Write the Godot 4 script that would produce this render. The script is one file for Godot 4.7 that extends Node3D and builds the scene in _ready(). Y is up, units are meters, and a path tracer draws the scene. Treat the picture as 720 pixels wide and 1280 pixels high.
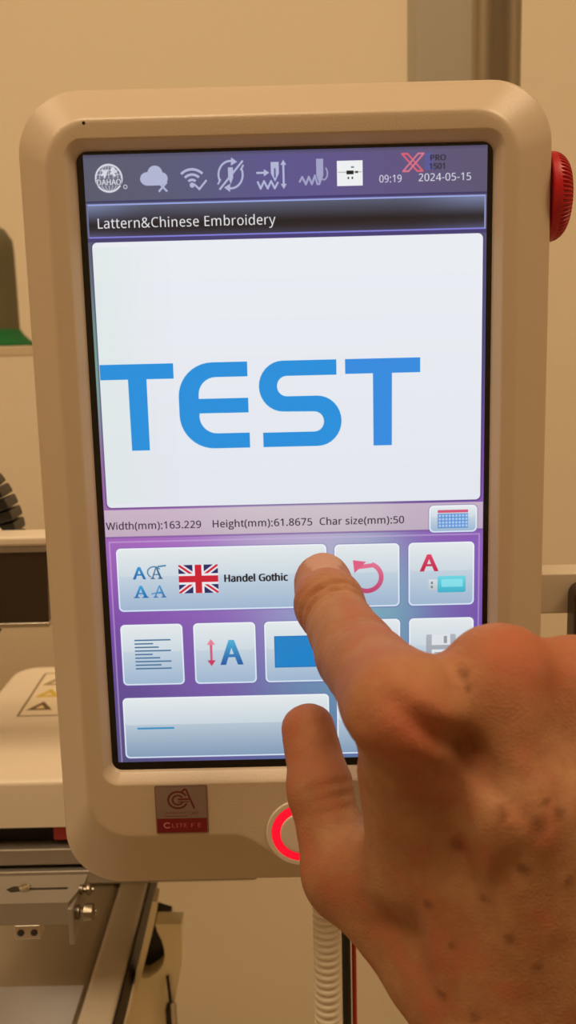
extends Node3D
# A control panel of an embroidery machine, touched by a hand. Millimetres inside the builders, metres in the scene.

const Y0 := 1.25          # height of the middle of the screen above the floor
const UW := 135.4         # the lit picture of the screen, mm
const UH := 216.6
const CW := 800           # its pixels
const CH := 1280

# ------------------------------------------------------------------ mesh building
class MB:
	var v := PackedVector3Array()      # triangle soup, counter-clockwise from outside, mm
	var uv := PackedVector2Array()
	var has_uv := false
	func tri(a: Vector3, b: Vector3, c: Vector3) -> void:
		v.append(a); v.append(b); v.append(c)
	func quad(a: Vector3, b: Vector3, c: Vector3, d: Vector3) -> void:
		tri(a, b, c); tri(a, c, d)
	func stack(loops: Array, cap0 := true, cap1 := true) -> void:
		for k in loops.size() - 1:
			var a: PackedVector3Array = loops[k]
			var b: PackedVector3Array = loops[k + 1]
			var n := a.size()
			for i in n:
				var j := (i + 1) % n
				quad(a[i], a[j], b[j], b[i])
		if cap0: fan(loops[0], true)
		if cap1: fan(loops[loops.size() - 1], false)
	func fan(l: PackedVector3Array, flip: bool) -> void:
		var m := Vector3.ZERO
		for p in l: m += p
		m /= l.size()
		for i in l.size():
			var j := (i + 1) % l.size()
			if flip: tri(m, l[j], l[i])
			else: tri(m, l[i], l[j])
	# a box with rounded upright edges (in the plane across z) and rounded rims
	func rbox(lo: Vector3, hi: Vector3, r: float, e := -1.0, n := 3) -> void:
		if e < 0.0: e = r
		var c := (lo + hi) / 2.0
		var h := (hi - lo) / 2.0
		r = minf(r, minf(h.x, h.y) * 0.98)
		e = minf(e, minf(h.z * 0.98, minf(h.x, h.y) * 0.98))
		var loops := []
		for s in 2:
			for k in n + 1:
				var a := PI / 2.0 * k / n
				var inset := e * (1.0 - sin(a)) if s == 0 else e * (1.0 - cos(a))
				var z := lo.z + e * (1.0 - cos(a)) if s == 0 else hi.z - e * (1.0 - sin(a))
				loops.append(MB.rr(c.x, c.y, h.x - inset, h.y - inset, maxf(r - inset, 0.02), z, n + 1, 1, 0.0))
		stack(loops)
	static func rr(cx: float, cy: float, hw: float, hh: float, r: float, z: float, k: int, bottom: int, ear: float) -> PackedVector3Array:
		var out := PackedVector3Array()
		var cs := [[1, -1, -90.0], [1, 1, 0.0], [-1, 1, 90.0], [-1, -1, 180.0]]
		for c in cs:
			for i in k + 1:
				var a := deg_to_rad(c[2] + 90.0 * i / k)
				out.append(Vector3(cx + c[0] * (hw - r) + r * cos(a), cy + c[1] * (hh - r) + r * sin(a), z))
		for i in range(1, bottom):
			out.append(Vector3(cx + lerpf(-(hw - r), hw - r, float(i) / bottom), cy - hh, z))
		if ear > 0.0:
			for i in out.size():
				var p := out[i]
				if p.y < cy - hh + 0.01 and absf(p.x) < 26.0:
					p.y -= ear * 0.5 * (1.0 + cos(PI * p.x / 26.0))
					out[i] = p
		return out
	# prof: array of [radius, along]; axis frame (o, u, w, d): the circle turns from u to w round d
	func lathe(prof: Array, o: Vector3, u: Vector3, w: Vector3, d: Vector3, n := 24, cap0 := true, cap1 := true) -> void:
		var loops := []
		for p in prof:
			var l := PackedVector3Array()
			for i in n:
				var a := TAU * i / n
				l.append(o + d * p[1] + (u * cos(a) + w * sin(a)) * maxf(p[0], 0.001))
			loops.append(l)
		stack(loops, cap0, cap1)
	func tube(path: PackedVector3Array, radii, n := 12) -> void:
		var loops := []
		var d0 := (path[1] - path[0]).normalized()
		var u := d0.cross(Vector3.UP if absf(d0.y) < 0.9 else Vector3.RIGHT).normalized()
		for k in path.size():
			var d := (path[mini(k + 1, path.size() - 1)] - path[maxi(k - 1, 0)]).normalized()
			u = (u - d * u.dot(d)).normalized()
			var w := d.cross(u)
			var r: float = radii if radii is float else radii[k]
			var l := PackedVector3Array()
			for i in n:
				var a := TAU * i / n
				l.append(path[k] + (u * cos(a) + w * sin(a)) * r)
			loops.append(l)
		stack(loops)
	# an outline (counter-clockwise seen from +z) with thickness
	func slab(outline: PackedVector2Array, z0: float, z1: float) -> void:
		var t := Geometry2D.triangulate_polygon(outline)
		for i in range(0, t.size(), 3):
			var a := outline[t[i]]
			var b := outline[t[i + 1]]
			var c := outline[t[i + 2]]
			if (b - a).cross(c - a) < 0.0:
				var s := b
				b = c
				c = s
			tri(Vector3(a.x, a.y, z1), Vector3(b.x, b.y, z1), Vector3(c.x, c.y, z1))
			tri(Vector3(a.x, a.y, z0), Vector3(c.x, c.y, z0), Vector3(b.x, b.y, z0))
		for i in outline.size():
			var p := outline[i]
			var q := outline[(i + 1) % outline.size()]
			quad(Vector3(p.x, p.y, z0), Vector3(q.x, q.y, z0), Vector3(q.x, q.y, z1), Vector3(p.x, p.y, z1))
	func mesh(crease := 40.0) -> ArrayMesh:
		var n := v.size() / 3
		var fn := PackedVector3Array()
		fn.resize(n)
		var at := {}
		for f in n:
			fn[f] = (v[f * 3 + 1] - v[f * 3]).cross(v[f * 3 + 2] - v[f * 3])
			for k in 3:
				var key := Vector3i((v[f * 3 + k] * 2000.0).round())
				if not at.has(key): at[key] = []
				at[key].append(f)
		var pos := PackedVector3Array()
		var nor := PackedVector3Array()
		var uvs := PackedVector2Array()
		pos.resize(n * 3)
		nor.resize(n * 3)
		if has_uv: uvs.resize(n * 3)
		var lim := cos(deg_to_rad(crease))
		for f in n:
			var own := fn[f].normalized()
			for k in 3:
				var p := v[f * 3 + k]
				var s := Vector3.ZERO
				for g in at[Vector3i((p * 2000.0).round())]:
					if fn[g].normalized().dot(own) > lim: s += fn[g]
				var o := f * 3 + (2 - k)
				pos[o] = p * 0.001
				nor[o] = s.normalized() if s.length_squared() > 0.0 else Vector3.UP
				if has_uv: uvs[o] = uv[f * 3 + k]
		var a := []
		a.resize(Mesh.ARRAY_MAX)
		a[Mesh.ARRAY_VERTEX] = pos
		a[Mesh.ARRAY_NORMAL] = nor
		if has_uv: a[Mesh.ARRAY_TEX_UV] = uvs
		var m := ArrayMesh.new()
		m.add_surface_from_arrays(Mesh.PRIMITIVE_TRIANGLES, a)
		return m


# ------------------------------------------------------------------ flat print: a small painter
class Paint:
	var w: int
	var h: int
	var d := PackedByteArray()
	func _init(ww: int, hh: int) -> void:
		w = ww; h = hh
		d.resize(w * h * 4)
		d.fill(255)
	func blend(i: int, c: Color, a: float) -> void:
		if a <= 0.0: return
		d[i] = int(lerpf(d[i], c.r * 255.0, a))
		d[i + 1] = int(lerpf(d[i + 1], c.g * 255.0, a))
		d[i + 2] = int(lerpf(d[i + 2], c.b * 255.0, a))
	func fill(polys: Array, c0: Color, c1 = null, alpha := 1.0) -> void:
		var x0 := 1e9
		var x1 := -1e9
		var y0 := 1e9
		var y1 := -1e9
		for q in polys:
			for p in q:
				x0 = minf(x0, p.x); x1 = maxf(x1, p.x); y0 = minf(y0, p.y); y1 = maxf(y1, p.y)
		var ix0 := maxi(0, floori(x0))
		var ix1 := mini(w - 1, ceili(x1))
		var acc := PackedFloat32Array()
		acc.resize(w + 2)
		for y in range(maxi(0, floori(y0)), mini(h, ceili(y1))):
			acc.fill(0.0)
			for s in 4:
				var sy := y + 0.125 + 0.25 * s
				var xs := []
				for q in polys:
					var n: int = q.size()
					for i in n:
						var a: Vector2 = q[i]
						var b: Vector2 = q[(i + 1) % n]
						if (a.y <= sy) != (b.y <= sy):
							xs.append(a.x + (sy - a.y) / (b.y - a.y) * (b.x - a.x))
				xs.sort()
				for k in range(0, xs.size() - 1, 2):
					var l: float = clampf(xs[k], 0.0, w)
					var r: float = clampf(xs[k + 1], 0.0, w)
					if r <= l: continue
					var il := int(l)
					var ir := int(r)
					if il == ir: acc[il] += (r - l) * 0.25
					else:
						acc[il] += (il + 1 - l) * 0.25
						for i in range(il + 1, ir): acc[i] += 0.25
						acc[ir] += (r - ir) * 0.25
			var c := c0
			if c1 != null: c = c0.lerp(c1, clampf((y + 0.5 - y0) / maxf(y1 - y0, 1e-3), 0.0, 1.0))
			for x in range(ix0, ix1 + 1):
				if acc[x] > 0.002: blend((y * w + x) * 4, c, minf(acc[x], 1.0) * alpha)
	func poly(pts: Array, c: Color, c1 = null, alpha := 1.0) -> void:
		fill([PackedVector2Array(pts)], c, c1, alpha)
	func rect(x: float, y: float, x1: float, y1: float, c: Color, c1 = null, alpha := 1.0) -> void:
		poly([Vector2(x, y), Vector2(x1, y), Vector2(x1, y1), Vector2(x, y1)], c, c1, alpha)
	static func rrect_pts(x: float, y: float, x1: float, y1: float, r: float) -> PackedVector2Array:
		var o := PackedVector2Array()
		for c in [[x1 - r, y1 - r, 0.0], [x + r, y1 - r, 90.0], [x + r, y + r, 180.0], [x1 - r, y + r, 270.0]]:
			for i in 7:
				var a := deg_to_rad(c[2] + 15.0 * i)
				o.append(Vector2(c[0] + r * cos(a), c[1] + r * sin(a)))
		return o
	func rrect(x: float, y: float, x1: float, y1: float, r: float, c: Color, c1 = null, alpha := 1.0) -> void:
		fill([Paint.rrect_pts(x, y, x1, y1, r)], c, c1, alpha)
	static func arc_pts(cx: float, cy: float, rx: float, ry: float, a0: float, a1: float, n := 28) -> PackedVector2Array:
		var o := PackedVector2Array()
		for i in n + 1:
			var a := deg_to_rad(lerpf(a0, a1, float(i) / n))
			o.append(Vector2(cx + rx * cos(a), cy + ry * sin(a)))
		return o
	func disc(cx: float, cy: float, rx: float, ry: float, c: Color, c1 = null, alpha := 1.0) -> void:
		fill([Paint.arc_pts(cx, cy, rx, ry, 0, 360, 32)], c, c1, alpha)
	func line(pts: Array, t: float, c: Color, c1 = null, alpha := 1.0) -> void:
		var shut: bool = pts.size() > 3 and pts[0] == pts[pts.size() - 1]
		var p := PackedVector2Array(pts)
		if shut: p.resize(p.size() - 1)
		var o := Geometry2D.offset_polyline(p, t / 2.0, Geometry2D.JOIN_MITER, Geometry2D.END_JOINED if shut else Geometry2D.END_BUTT)
		fill(o, c, c1, alpha)
	func arc(cx: float, cy: float, rx: float, ry: float, a0: float, a1: float, t: float, c: Color, c1 = null, alpha := 1.0) -> void:
		var o := Paint.arc_pts(cx, cy, rx + t / 2.0, ry + t / 2.0, a0, a1)
		var i := Paint.arc_pts(cx, cy, rx - t / 2.0, ry - t / 2.0, a0, a1)
		i.reverse()
		if absf(a1 - a0) >= 359.9: fill([o, i], c, c1, alpha)
		else:
			o.append_array(i)
			fill([o], c, c1, alpha)
	# words from x to x1 on a baseline; hgt is the height of a capital
	func text(s: String, x: float, base: float, x1: float, hgt: float, font: Font, c: Color, c1 = null, alpha := 1.0) -> void:
		var t := TextMesh.new()
		t.text = s
		t.font = font
		t.font_size = 64
		t.pixel_size = 1.0
		t.depth = 0.0
		t.curve_step = 1.5
		t.horizontal_alignment = HORIZONTAL_ALIGNMENT_LEFT
		var f := t.get_faces()
		t.text = "H"
		var cap := t.get_faces()
		if f.is_empty() or cap.is_empty(): return
		var lo := Vector2(1e9, 1e9)
		var hi := Vector2(-1e9, -1e9)
		for p in f:
			lo = lo.min(Vector2(p.x, p.y)); hi = hi.max(Vector2(p.x, p.y))
		var b0 := 1e9
		var b1 := -1e9
		for p in cap:
			b0 = minf(b0, p.y); b1 = maxf(b1, p.y)
		var wide: float = font.get_meta("bold", 0.0) * hgt * 0.13      # heavier strokes: the same letters printed a little further on
		var kx := (x1 - x - wide) / (hi.x - lo.x)
		var ky := hgt / (b1 - b0)
		var polys := []
		for i in range(0, f.size(), 3):
			var q := PackedVector2Array()
			for k in 3:
				q.append(Vector2(x + (f[i + k].x - lo.x) * kx, base - (f[i + k].y - b0) * ky))
			polys.append(q)
		glyphs(polys, c, c1, alpha, base - hgt, base)
		for n in ceili(wide):
			var shift := Vector2(minf(wide, n + 1.0) - minf(wide, n), 0)
			for q in polys.size():
				var moved: PackedVector2Array = polys[q]
				for k in 3: moved[k] += shift
				polys[q] = moved
			glyphs(polys, c, c1, alpha, base - hgt, base)
	func glyphs(tris: Array, c0: Color, c1, alpha: float, ya: float, yb: float) -> void:
		# triangles that share edges: sum their coverage, then blend once
		var box := Rect2(tris[0][0], Vector2.ZERO)
		for q in tris:
			for p in q: box = box.expand(p)
		var bx := floori(box.position.x)
		var by := floori(box.position.y)
		var bw := ceili(box.end.x) - bx + 2
		var bh := ceili(box.end.y) - by + 1
		var acc := PackedFloat32Array()
		acc.resize(bw * bh)
		for q in tris:
			var ty0 := floori(minf(q[0].y, minf(q[1].y, q[2].y)))
			var ty1 := ceili(maxf(q[0].y, maxf(q[1].y, q[2].y)))
			for y in range(ty0, ty1):
				for s in 4:
					var sy := y + 0.125 + 0.25 * s
					var l := 1e9
					var r := -1e9
					for i in 3:
						var a: Vector2 = q[i]
						var b: Vector2 = q[(i + 1) % 3]
						if (a.y <= sy) != (b.y <= sy):
							var xx := a.x + (sy - a.y) / (b.y - a.y) * (b.x - a.x)
							l = minf(l, xx); r = maxf(r, xx)
					if r <= l: continue
					l -= bx; r -= bx
					var il := int(l)
					var ir := int(r)
					var row := (y - by) * bw
					if il == ir: acc[row + il] += (r - l) * 0.25
					else:
						acc[row + il] += (il + 1 - l) * 0.25
						for i in range(il + 1, ir): acc[row + i] += 0.25
						acc[row + ir] += (r - ir) * 0.25
		for y in bh:
			var yy := by + y
			if yy < 0 or yy >= h: continue
			var c := c0
			if c1 != null: c = c0.lerp(c1, clampf((yy + 0.5 - ya) / (yb - ya), 0.0, 1.0))
			for x in bw:
				var xx := bx + x
				if xx >= 0 and xx < w and acc[y * bw + x] > 0.002:
					blend((yy * w + xx) * 4, c, minf(acc[y * bw + x], 1.0) * alpha)
	func texture() -> ImageTexture:
		return ImageTexture.create_from_image(Image.create_from_data(w, h, false, Image.FORMAT_RGBA8, d))


# ------------------------------------------------------------------ scene helpers
var names := {}
var M := {}

func numbered(n: String) -> String:
	names[n] = names.get(n, -1) + 1
	return n if names[n] == 0 else "%s_%03d" % [n, names[n]]

func thing(called: String, label: String, category: String, at_mm := Vector3.ZERO, group := "") -> Node3D:
	var o := Node3D.new()
	o.name = numbered(called)
	add_child(o, true)
	o.position = Vector3(at_mm.x * 0.001, Y0 + at_mm.y * 0.001, at_mm.z * 0.001)
	o.set_meta("label", label)
	o.set_meta("category", category)
	if group: o.set_meta("group", group)
	return o

# commits a builder whose coordinates are those of the panel (mm round the screen's middle)
func part(called: String, b: MB, m: Material, parent: Node3D, crease := 40.0, label := "") -> MeshInstance3D:
	var o := MeshInstance3D.new()
	o.name = called
	o.mesh = b.mesh(crease)
	o.mesh.surface_set_material(0, m)
	parent.add_child(o, true)
	var base := Vector3(0, Y0, 0)
	var chain := Vector3.ZERO
	var p: Node = parent
	while p != self:
		chain += p.position
		p = p.get_parent()
	o.position = base - chain
	if label: o.set_meta("label", label)
	return o

func struct(called: String, lo: Vector3, hi: Vector3, m: Material) -> void:
	var o := MeshInstance3D.new()
	o.name = called
	var bm := BoxMesh.new()
	bm.size = hi - lo
	o.mesh = bm
	o.material_override = m
	o.position = (lo + hi) / 2.0
	o.set_meta("kind", "structure")
	o.set_meta("label", {"wall_back": "plain cream painted wall behind the machine", "floor": "beige floor under the machine", "ceiling": "plain white ceiling"}.get(called, "plain cream painted side of the room"))
	o.set_meta("category", called.get_slice("_", 0))
	add_child(o, true)

func mat(called: String, c: Color, rough: float, metal := 0.0, spec := 0.5) -> StandardMaterial3D:
	var m := StandardMaterial3D.new()
	m.resource_name = called
	m.albedo_color = c
	m.roughness = rough
	m.metallic = metal
	m.metallic_specular = spec
	M[called] = m
	return m

func C(r: int, g: int, b: int) -> Color:
	return Color(r / 255.0, g / 255.0, b / 255.0)

func noise_tex(freq: float, seed_: int, as_normal := false, strength := 4.0, kind := FastNoiseLite.TYPE_SIMPLEX_SMOOTH, size := 512) -> NoiseTexture2D:
	var f := FastNoiseLite.new()
	f.seed = seed_
	f.noise_type = kind
	f.frequency = freq
	var t := NoiseTexture2D.new()
	t.noise = f
	t.width = size
	t.height = size
	t.seamless = true
	t.as_normal_map = as_normal
	t.bump_strength = strength
	return t

func grain(m: StandardMaterial3D, freq: float, scale: float, strength: float, seed_: int) -> void:
	m.normal_enabled = true
	m.normal_texture = noise_tex(freq, seed_, true, 6.0)
	m.normal_scale = strength
	m.uv1_triplanar = true
	m.uv1_world_triplanar = true
	m.uv1_scale = Vector3.ONE * scale

func materials() -> void:
	grain(mat("wall paint", C(232, 220, 196), 0.75), 0.03, 6.0, 0.12, 3)
	mat("floor vinyl", C(190, 172, 146), 0.55)
	mat("ceiling paint", C(238, 232, 220), 0.9)
	grain(mat("panel plastic", C(193, 176, 152), 0.34), 0.25, 9.0, 0.05, 5)
	mat("machine enamel", C(230, 218, 198), 0.26)
	mat("cream bracket", C(250, 238, 200), 0.5)
	mat("light trim", C(222, 210, 190), 0.4)
	mat("smoked cover", C(52, 38, 26), 0.14)
	mat("brushed steel", C(190, 184, 174), 0.28, 1.0)
	mat("grey rail", C(150, 142, 130), 0.4, 0.6)
	mat("aluminium", C(150, 144, 134), 0.42, 0.3)
	mat("chrome", C(205, 200, 190), 0.26, 1.0)
	mat("dull steel", C(140, 132, 120), 0.35, 1.0)
	mat("black rubber", C(26, 22, 20), 0.6)
	mat("black plastic", C(20, 17, 16), 0.35)
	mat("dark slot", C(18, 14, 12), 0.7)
	mat("red plastic", C(176, 12, 28), 0.36)
	mat("red insulation", C(180, 30, 20), 0.4)
	mat("indicator red", C(170, 40, 25), 0.4)
	mat("white conduit", C(240, 232, 216), 0.45)
	mat("border glass", C(8, 7, 9), 0.08)
	mat("trim black", C(34, 26, 20), 0.5)
	mat("olive worktop", C(176, 162, 138), 0.3)
	mat("grey reflection", C(206, 208, 214), 0.25)  # pale tone of a reflection, put into the table's colour
	mat("cap cloth", C(112, 108, 84), 0.9)
	mat("green felt", C(18, 112, 54), 0.9)
	mat("shelf board", C(206, 190, 160), 0.6)
	mat("pale rivet", C(220, 214, 204), 0.3)
	mat("cap button", C(214, 204, 188), 0.35)


func _ready() -> void:
	# ---- camera, sky, lamps, exposure
	var cam := Camera3D.new()
	cam.name = "camera"
	cam.position = Vector3(-0.000025, Y0 + 0.0454248, 0.3372574)
	cam.rotation = Vector3(-0.17623936, 0.00568092, -0.02446076)
	var at := CameraAttributesPhysical.new()
	at.frustum_focal_length = 22.5      # 56.1 degrees upright, as a telephone's main lens
	at.frustum_focus_distance = 0.335
	at.frustum_near = 0.02
	at.frustum_far = 20.0
	at.exposure_aperture = 10.0
	cam.attributes = at
	add_child(cam)
	cam.fov = 56.145
	var we := WorldEnvironment.new()
	we.name = "world_environment"
	var env := Environment.new()
	env.background_mode = Environment.BG_COLOR
	env.background_color = Color(0, 0, 0)
	env.tonemap_mode = Environment.TONE_MAPPER_LINEAR
	env.tonemap_exposure = 1.0
	env.sdfgi_enabled = true
	env.ssao_enabled = true
	env.ssil_enabled = true
	we.environment = env
	add_child(we)
	var warm := Color(1.0, 0.872, 0.712)
	ceiling_lamp(Vector3(-0.25, 2.56, 0.45), Vector2(0.6, 0.6), warm, 1.05, "square warm ceiling lamp above the photographer")
	ceiling_lamp(Vector3(0.9, 2.56, 0.3), Vector2(0.6, 0.6), warm, 1.05, "square warm ceiling lamp to the right of the machine")
	ceiling_lamp(Vector3(-1.0, 2.56, 0.1), Vector2(0.6, 0.6), warm, 0.5, "square warm ceiling lamp to the left of the machine")

	materials()
	# ---- the room
	struct("wall_back", Vector3(-1.7, 0, -1.0), Vector3(1.9, 2.6, -0.9), M["wall paint"])
	struct("wall_left", Vector3(-1.7, 0, -0.9), Vector3(-1.6, 2.6, 2.6), M["wall paint"])
	struct("wall_right", Vector3(1.8, 0, -0.9), Vector3(1.9, 2.6, 2.6), M["wall paint"])
	struct("wall_front", Vector3(-1.7, 0, 2.6), Vector3(1.9, 2.6, 2.7), M["wall paint"])
	struct("floor", Vector3(-1.7, -0.1, -1.0), Vector3(1.9, 0.0, 2.7), M["floor vinyl"])
	struct("ceiling", Vector3(-1.7, 2.6, -1.0), Vector3(1.9, 2.7, 2.7), M["ceiling paint"])

	control_panel()
	person()
	mounting()
	machine()
	background()


func ceiling_lamp(at_m: Vector3, size: Vector2, c: Color, energy: float, label: String) -> void:
	var o := Node3D.new()
	o.name = numbered("ceiling_lamp")
	add_child(o, true)
	o.position = at_m
	o.set_meta("label", label)
	o.set_meta("category", "lamp")
	var fm := StandardMaterial3D.new()
	fm.albedo_color = Color(0.85, 0.84, 0.8)
	fm.roughness = 0.5
	var em := StandardMaterial3D.new()
	em.albedo_color = Color(0.9, 0.88, 0.82)
	em.emission_enabled = true
	em.emission = c
	em.emission_energy_multiplier = 1.2
	var f := MeshInstance3D.new()
	f.name = "frame"
	var b := BoxMesh.new()
	b.size = Vector3(size.x + 0.04, 0.04, size.y + 0.04)
	f.mesh = b
	f.material_override = fm
	f.position.y = 0.02
	o.add_child(f)
	var p := MeshInstance3D.new()
	p.name = "light_diffuser"
	var b2 := BoxMesh.new()
	b2.size = Vector3(size.x, 0.008, size.y)
	p.mesh = b2
	p.material_override = em
	p.position.y = -0.004
	o.add_child(p)
	var l := AreaLight3D.new()
	l.name = "lamp_light"
	l.area_size = size
	l.light_color = c
	l.light_energy = energy
	l.shadow_enabled = true
	l.set("area_range", 8.0)
	l.rotation.x = -PI / 2.0
	l.position.y = -0.014
	o.add_child(l)


# ------------------------------------------------------------------ the control panel
func control_panel() -> void:
	var t := thing("control_panel", "large cream touchscreen control panel of an embroidery machine with lit display reading TEST", "control panel", Vector3(0, -161.4, -20))
	var h := MB.new()
	var K := 12
	var B := 72
	# [cx, cy, half width, half height, corner radius, z, bulge round the button]
	var loops := []
	for s in [
		[0, -15.3, 78, 133, 14, -40, 0], [0, -15.3, 82, 137, 16, -39.5, 0], [0, -15.3, 84, 139, 17, -38, 0],
		[0, -15.3, 89.6, 144.4, 20, -22, 0], [0, -15.3, 90.6, 145.4, 20.6, -21, 0],
		[0, -15.3, 91.3, 146.1, 21, -9.0, 0], [0, -15.3, 91.2, 146.0, 21, -8.0, 0], [0, -15.3, 90.9, 145.7, 20.8, -7.2, 0], [0, -15.3, 90.3, 145.1, 20.4, -6.5, 0], [0, -15.3, 89.4, 144.2, 20, -6.0, 0],
		[-0.9, -9, 79.4, 128.8, 15.5, 3.0, 12.5], [-0.9, -9, 78.6, 128.2, 15, 3.6, 12.5], [-0.9, -9, 77.6, 127.4, 14.6, 3.95, 12.3], [-0.9, -9, 76.4, 126.4, 14, 4.0, 12.0],
		[-0.2, -1.4, 73.4, 114.5, 6.4, 4.0, 0], [-0.2, -1.4, 72.8, 114.0, 6, 3.85, 0], [-0.2, -1.3, 72.2, 113.2, 5.4, 3.2, 0],
		[-0.2, -1.1, 70.5, 111.2, 4.4, 1.2, 0], [-0.2, -1.0, 69.9, 110.5, 3.8, 0.2, 0], [-0.2, -1.0, 69.7, 110.3, 3.6, -2.0, 0]]:
		loops.append(MB.rr(s[0], s[1], s[2], s[3], s[4], s[5], K, B, s[6]))
	h.stack(loops, true, false)
	part("housing", h, M["panel plastic"], t, 50.0)
	# black glass round the picture
	var g := MB.new()
	g.rbox(Vector3(-70.6, -112, -4), Vector3(70.2, 110, -0.25), 3.6, 0.2, 2)
	part("screen_border", g, M["border glass"], t, 40.0, "black glass border of the display")
	display(t)
	# the lit ring button
	var o := Vector3(0.2, -136.0, 0)
	var X := Vector3.RIGHT
	var Y := Vector3.UP
	var Z := Vector3.BACK
	var pb := MB.new()
	pb.lathe([[13.2, 3.6], [13.2, 4.25], [12.8, 4.6], [11.4, 4.6], [11.1, 4.3], [11.1, 3.6]], o, X, Y, Z, 64, false, false)
	pb.lathe([[7.9, 3.6], [7.9, 4.95], [7.7, 5.15], [7.2, 5.2], [5.0, 5.2], [2.5, 5.2], [0, 5.2]], o, X, Y, Z, 64, false, false)
	var pbn := part("power_button", pb, M["cap button"], t, 40.0, "round cream push button")
	var lr := MB.new()
	lr.lathe([[11.1, 3.6], [11.1, 4.5], [11.0, 4.6], [8.0, 4.6], [7.9, 4.5], [7.9, 3.6]], o, X, Y, Z, 72, false, false)
	var red := mat("red light ring", C(200, 20, 50), 0.3)
	red.emission_enabled = true
	red.emission = Color(1.0, 0.0, 0.16)
	red.emission_energy_multiplier = 1.0
	part("light_ring", lr, red, pbn, 40.0, "glowing red ring")
	var rl := OmniLight3D.new()
	rl.name = "ring_light"
	rl.light_color = Color(1.0, 0.05, 0.2)
	rl.light_energy = 0.000003
	rl.light_size = 0.008
	rl.omni_range = 4.0
	rl.omni_attenuation = 2.0
	rl.shadow_enabled = true
	t.add_child(rl)
	rl.position = Vector3(0.0002, 0.0254, 0.031)
	# sticker
	var st := MB.new()
	st.rbox(Vector3(-54.1, -135.2, 3.9), Vector3(-34.5, -115.9, 4.4), 0.7, 0.15, 2)
	part("sticker_base", st, mat("sticker backing", C(120, 96, 84), 0.35), t)
	var sf := MB.new()
	plate_uv(sf, -53.6, -134.7, -35.0, -116.4, 4.43)
	var sm := mat("sticker print", Color.WHITE, 0.3)
	sm.albedo_texture = sticker_print()
	part("sticker", sf, sm, t, 40.0, "grey and dark red sticker with round monogram")
	var hole := MB.new()
	hole.lathe([[0.55, 3.9], [0.55, 4.03], [0.0, 4.03]], Vector3(-66, 117.6, 0), X, Y, Z, 12, false, false)
	part("sensor_hole", hole, M["black plastic"], t)
	# stop button on the right flank
	var sb := MB.new()
	var so := Vector3(0, 93.7, -20)
	sb.lathe([[11.5, 88], [11.5, 92]], so, Y, Z, X, 48, false, false)
	part("stop_button_collar", sb, M["black plastic"], t)
	var hd := MB.new()
	var N := 240
	var prof := [[9.0, 91.6], [15.0, 91.6], [15.5, 92.0], [15.6, 93.2], [15.5, 94.4], [15.35, 95.2], [14.9, 96.4], [14.0, 97.7], [12.8, 98.7], [12.0, 99.1], [10.0, 99.7], [6.5, 100.2], [3.0, 100.4], [0.0, 100.42]]
	var lps := []
	for k in prof.size():
		var l := PackedVector3Array()
		var depth: float = [0, 0, 0, 0, 0, 0.75, 0.8, 0.8, 0.75, 0, 0, 0, 0, 0][k]
		for i in N:
			var a := TAU * i / N
			var r: float = maxf(prof[k][0] - (depth if i % 4 < 2 else 0.0), 0.001)
			l.append(so + X * prof[k][1] + Y * r * cos(a) + Z * r * sin(a))
		lps.append(l)
	hd.stack(lps, true, false)
	part("stop_button", hd, M["red plastic"], t, 30.0, "red mushroom stop button with ribbed rim")
	# block by which it hangs on the arm
	var mb := MB.new()
	mb.rbox(Vector3(45, -75, -50), Vector3(85, -45, -40), 3, 1)
	part("mount_block", mb, M["panel plastic"], t)


func plate_uv(b: MB, x0: float, y0: float, x1: float, y1: float, z: float) -> void:
	b.has_uv = true
	b.quad(Vector3(x0, y0, z), Vector3(x1, y0, z), Vector3(x1, y1, z), Vector3(x0, y1, z))
	b.uv.append_array([Vector2(0, 1), Vector2(1, 1), Vector2(1, 0), Vector2(0, 1), Vector2(1, 0), Vector2(0, 0)])


func font(called := "Droid Sans", bold := 0.0) -> Font:
	var s := SystemFont.new()
	s.font_names = PackedStringArray([called])
	if bold > 0.0: s.set_meta("bold", bold)
	return s


func sticker_print() -> ImageTexture:
	var p := Paint.new(240, 240)
	var dark := C(92, 14, 22)
	p.rect(0, 0, 240, 240, C(134, 114, 106), C(126, 106, 98))
	p.rect(0, 166, 240, 240, C(112, 6, 20))
	p.arc(104, 70, 46, 43, 25, 330, 9, dark)
	p.arc(104, 70, 25, 24, 20, 330, 8, dark)
	p.rect(104, 62, 158, 71, dark)
	p.rect(104, 77, 158, 82, dark)
	p.line([Vector2(122, 30), Vector2(138, 14), Vector2(146, 18), Vector2(182, 116)], 9, dark)
	p.text("EMBROIDERY", 40, 142, 150, 10, font(), dark, null, 0.75)
	p.text("CART", 156, 148, 204, 17, font(), dark, null, 0.75)
	p.rect(40, 152, 150, 156, dark, null, 0.6)
	p.arc(48, 202, 15, 13, 40, 320, 7, C(190, 120, 124))
	p.text("LITE F E", 70, 214, 212, 22, font("Droid Sans", 0.4), C(176, 84, 92))
	return p.texture()


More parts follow.
